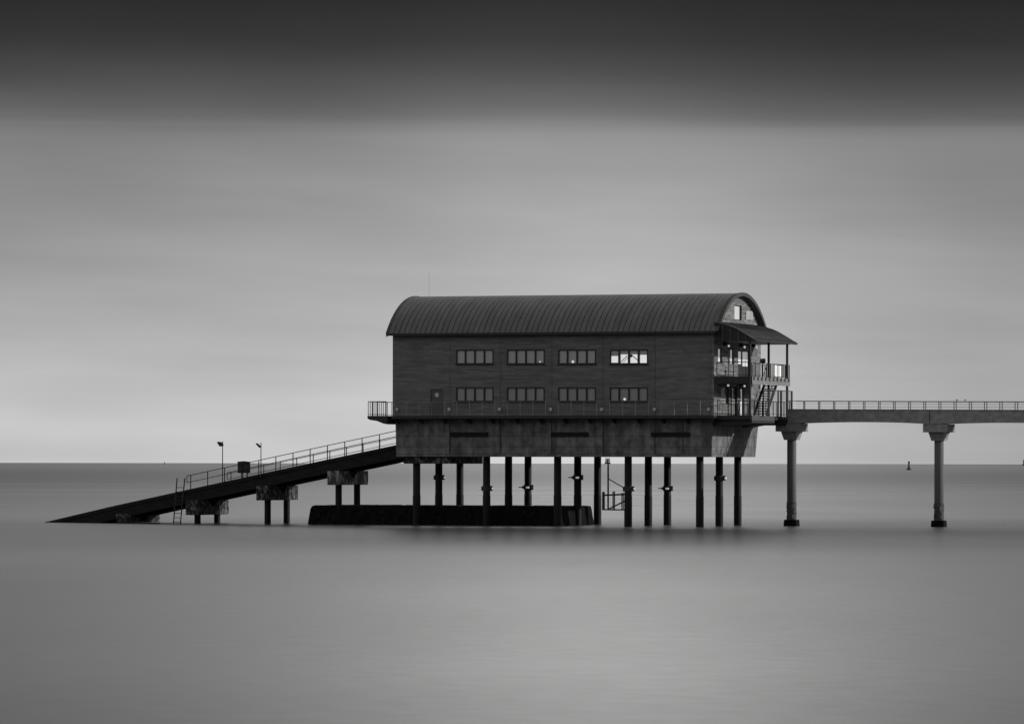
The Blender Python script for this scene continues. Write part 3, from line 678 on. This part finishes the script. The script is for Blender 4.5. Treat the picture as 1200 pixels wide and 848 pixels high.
for dy in (0, .35):
    q = MB(); y = fy + dy
    def PP(u, v): x = X(u, fy); return (x, y, Z(v, x, fy))
    q.tube(PP(706.4, 576), PP(706.4, 597.3), .06, 8); q.tube(PP(718.5, 575.5), PP(718.5, 597), .05, 8); q.tube(PP(728.8, 577), PP(728.8, 597), .045, 8)
    q.bar(PP(706.4, 580), PP(735, 578.8), .1, .13); q.bar(PP(706.4, 596.8), PP(735, 597.2), .1, .1)
    q.bar(PP(713, 560.8), PP(735, 573.5), .07, .07) if dy == 0 else None
    q.bar(PP(713, 596), PP(735, 585), .06, .06)
    q.build('side_frame', 'dark', fr)
q = MB()
for u in (706.4, 718.5, 728.8):
    for v in (580, 597): a = P(u, v); MB().bar(a, (a[0], a[1] + .35, a[2]), .06, .06).build('cross_bar', 'dark', fr)

# ------------------------------------------------------------------ pier walkway
WY0, WY1 = 8.3, 10.9
WX0 = X(922.3, WY0); WX1 = 60.0
xa, xb = X(927.8, 9.6), X(1100.4, 9.6); SPAN = xb - xa
DROP = -0.0105
def zd(x): return 9.13 + DROP * (x - WX0) * .55
fb = empty('pier_walkway', (WX0 + 14, 9.6, 0), 'concrete pier walkway on slender columns reaching the boathouse from the right', 'pier')
joints = [WX0 + .02, xb - .42, xb - .42 + SPAN, xb - .42 + 2 * SPAN, xb - .42 + 3 * SPAN]
for a, b in zip(joints, joints[1:]):
    for yy in (WY0, WY1 - .3):
        prf = [(a + .03, zd(a)), (b - .03, zd(b))]; k = 14; bot = []
        for i in range(k + 1):
            t = i / k; x = b - .03 - (b - a - .06) * t; bot.append((x, zd(x) - 1.09 + .17 * math.sin(PI * t) ** .7 if 0 < t < 1 else zd(x) - 1.09))
        q = MB(); q.prism([prf[0]] + [(p[0], p[1]) for p in reversed(bot)] + [prf[1]], 'y', yy, yy + .3)
        q.build('edge_girder', 'pier', fb)
    q = MB(); q.prism([(a + .03, zd(a) - .45), (b - .03, zd(b) - .45), (b - .03, zd(b) - .75), (a + .03, zd(a) - .75)], 'y', WY0 + .3, WY1 - .3); q.build('deck_slab', 'pier', fb)
    q = MB(); q.prism([(a + .0, zd(a) + .004), (b, zd(b) + .004), (b, zd(b) + .07), (a, zd(a) + .07)], 'y', WY0 - .06, WY0 + .24); q.build('coping', 'pier', fb)
for yy, off in ((WY0 + .1, 0.0), (WY1 - .12, .45)):
    q = MB(); a = Vector((WX0, yy, zd(WX0) + .07)); b = Vector((WX1, yy, zd(WX1) + .07)); up = Vector((0, 0, 1)); h = .62
    q.bar(a + up * h, b + up * h, .07, .05)
    for k in (.2, .42): q.tube(a + up * k, b + up * k, .007, 5)
    x = WX0 + .2 + off
    while x < WX1: z = zd(x) + .06; q.bar((x, yy, z), (x, yy, z + h), .07, .06); x += 1.22
    q.build('handrail', 'railgrey', fb)
x = WX0 - 0
for i in range(4):
    xc = xa + SPAN * i; zc = zd(xc) - 1.06; yc = 9.6; dz = 0
    q = MB(); q.box(xc - .98, xc + .98, 8.35, 10.85, zc - .64, zc); c_ = q.build('pier_head', 'pier', fb, bevel=.03)
    q = MB(); a, b = .63, .47
    q.add([(xc - b, yc - .6, zc - 1.3), (xc + b, yc - .6, zc - 1.3), (xc + b, yc + .6, zc - 1.3), (xc - b, yc + .6, zc - 1.3), (xc - a, yc - .9, zc - .643), (xc + a, yc - .9, zc - .643), (xc + a, yc + .9, zc - .643), (xc - a, yc + .9, zc - .643)],
          [(0, 3, 2, 1), (4, 5, 6, 7), (0, 1, 5, 4), (1, 2, 6, 5), (2, 3, 7, 6), (3, 0, 4, 7)]); q.build('capital', 'pier', c_)
    q = MB(); q.lathe((xc, yc, .9), [(.365, 0), (.365, zc - 2.2)], 24); co = q.build('column', 'column', fb)
    q = MB(); nn = 16; rr_ = []
    for kz in range(10):
        z = .4 + kz * .16
        for k in range(nn): t = 2 * PI * k / nn; rr = .385 + random.uniform(-.04, .05) * (1 if kz < 9 else .2); rr_.append((xc + rr * math.cos(t), yc + rr * math.sin(t), z + random.uniform(-.05, .05)))
    q.add(rr_, [(k * nn + j, k * nn + (j + 1) % nn, (k + 1) * nn + (j + 1) % nn, (k + 1) * nn + j) for k in range(9) for j in range(nn)]); q.build('barnacle_crust', 'weed', co)
    q = MB(); q.add([(xc - .62, yc - .62, -1.5), (xc + .62, yc - .62, -1.5), (xc + .62, yc + .62, -1.5), (xc - .62, yc + .62, -1.5), (xc - .5, yc - .5, .5), (xc + .5, yc - .5, .5), (xc + .5, yc + .5, .5), (xc - .5, yc + .5, .5)],
          [(0, 3, 2, 1), (4, 5, 6, 7), (0, 1, 5, 4), (1, 2, 6, 5), (2, 3, 7, 6), (3, 0, 4, 7)]); q.build('column_base', 'slab', co, bevel=.05)

# tall barrier fence at the outer side of the lower deck
fx = XO + .2; f0, f1 = Y(894.4, fx), Y(927.8, fx); tf = Z(457.9, fx, f1)
tfn = empty('barrier_fence', (fx, (f0 + f1) / 2, ZD), 'tall thin metal fence between the boathouse lower deck and the pier walkway', 'fence')
q = MB(); q.box(fx - .03, fx + .03, f0, f1, tf - .06, tf); q.box(fx - .03, fx + .03, f0, f1, ZD + .08, ZD + .14); q.build('fence_rail', 'dark', tfn)
for u, w_ in ((894.4, .05), (911.8, .05), (915.2, .14), (927.8, .08)):
    y = Y(u, fx); MB().box(fx - .05, fx + .05, y - w_, y + w_, ZD - .1, tf).build('fence_post', 'dark', tfn)
q = MB(); y = f0
while y < f1: q.box(fx - .006, fx + .006, y, y + .012, ZD + .14, tf - .06); y += .16
q.build('fence_mesh', 'steel', tfn)

# swivel lamp on a thin pole at the balcony rail
y = Y(893.3, 2.7); zl = Z(422.6, 2.7, y)
sw = empty('signal_lamp', (2.7, y, 11.6), 'round dark lamp on a thin pole standing on the upper balcony of the boathouse', 'lamp')
MB().tube((2.7, y, 11.6), (2.7, y, zl - .1), .03, 8).build('pole', 'dark', sw)
q = MB(); q.tube((2.58, y - .1, zl), (2.86, y + .1, zl), .16, 14, .19); q.build('lamp_head', 'dark', sw)

# gulls on the handrail
for k, (u, lab) in enumerate(((1121.2, 'small gull perched on the pier handrail, left of the two, facing left'), (1131, 'small gull perched on the pier handrail, right of the two, head up'))):
    x = X(u, WY0 + .1); z = zd(x) + .07 + .62 + .025
    g = empty('gull', (x, WY0 + .1, z), lab, 'bird', 'gulls on the pier handrail')
    q = MB(); s = -1 if k == 0 else 1; y = WY0 + .1
    # body, neck, head, bill and tail grown as one skin of rings
    K = .62; path = ([(.20, .10, .008), (.12, .12, .035), (.03, .13, .07), (-.05, .15, .075), (-.10, .19, .05), (-.12, .225, .036), (-.14, .25, .035), (-.17, .25, .02), (-.21, .24, .005)] if k == 0 else
            [(-.15, .04, .008), (-.09, .09, .035), (-.02, .13, .07), (.03, .17, .07), (.05, .21, .045), (.06, .24, .036), (.075, .265, .034), (.10, .265, .02), (.14, .26, .005)])
    path = [(a * K, b * K, c * K) for a, b, c in path]
    nn = 8; vs = []
    for i, (px_, pz_, r_) in enumerate(path):
        a = path[max(0, i - 1)]; b = path[min(len(path) - 1, i + 1)]; d = Vector((b[0] - a[0], 0, b[1] - a[1])).normalized(); n1 = Vector((0, 1, 0)); n2 = d.cross(n1)
        for j in range(nn): t = 2 * PI * j / nn; vs.append(Vector((x + px_, y, z + pz_)) + n1 * r_ * math.cos(t) + n2 * r_ * math.sin(t))
    q.add(vs, [(i * nn + j, i * nn + (j + 1) % nn, (i + 1) * nn + (j + 1) % nn, (i + 1) * nn + j) for i in range(len(path) - 1) for j in range(nn)], True)
    for dy in (-.025, .025): q.tube((x, y + dy * K, z - .01), (x - .01, y + dy * K, z + .07), .007, 5)
    q.build('body', 'gull', g)

# ------------------------------------------------------------------ far things
def far(u, dist):
    k = (u - 600) / F; return cloc + dv * dist + rv * dist * k
b = far(1065.2, 3900); b.z = 0
bu = empty('navigation_buoy', (b.x, b.y, 0), 'dark conical navigation buoy floating near the horizon between the pier columns', 'buoy')
MB().lathe((b.x, b.y, 0), [(1.9, -1), (2.1, .2), (2.0, .9), (1.3, 1.2)], 16).build('float', 'frame', bu)
q = MB().lathe((b.x, b.y, 1.2), [(1.2, 0), (.75, 2.0), (.6, 4.2)], 12); q.build('tower', 'dark', bu)
MB().lathe((b.x, b.y, 5.4), [(.6, 0), (.85, .05), (.85, 1.2), (.4, 1.6)], 12).build('topmark', 'dark', bu)
b = far(1202, 14000)
sh = empty('distant_ship', (b.x, b.y, 0), 'grey vessel on the horizon, cut off by the right edge of the picture', 'ship')
q = MB(); ex = rv
def shp(a0, a1, z0, z1, wd):
    v = []
    for z in (z0, z1):
        for dy in (-wd, wd):
            for a in (a0, a1): p = b + ex * a + dv * dy; v.append((p.x, p.y, z))
    return MB().add(v, [(0, 2, 3, 1), (4, 5, 7, 6), (0, 1, 5, 4), (2, 6, 7, 3), (0, 4, 6, 2), (1, 3, 7, 5)])
shp(-9, 50, -2, 5, 8).build('ship_hull', 'hull', sh); shp(-7, 8, 5.004, 17, 6).build('superstructure', 'hull', sh)
b = far(193, 12000)
bc = empty('distant_beacon', (b.x, b.y, 0), 'tiny beacon on the horizon above the low end of the slipway', 'beacon')
MB().lathe((b.x, b.y, 0), [(2.0, -1), (1.4, 2), (1.0, 7)], 10).build('beacon_mast', 'hull', bc)
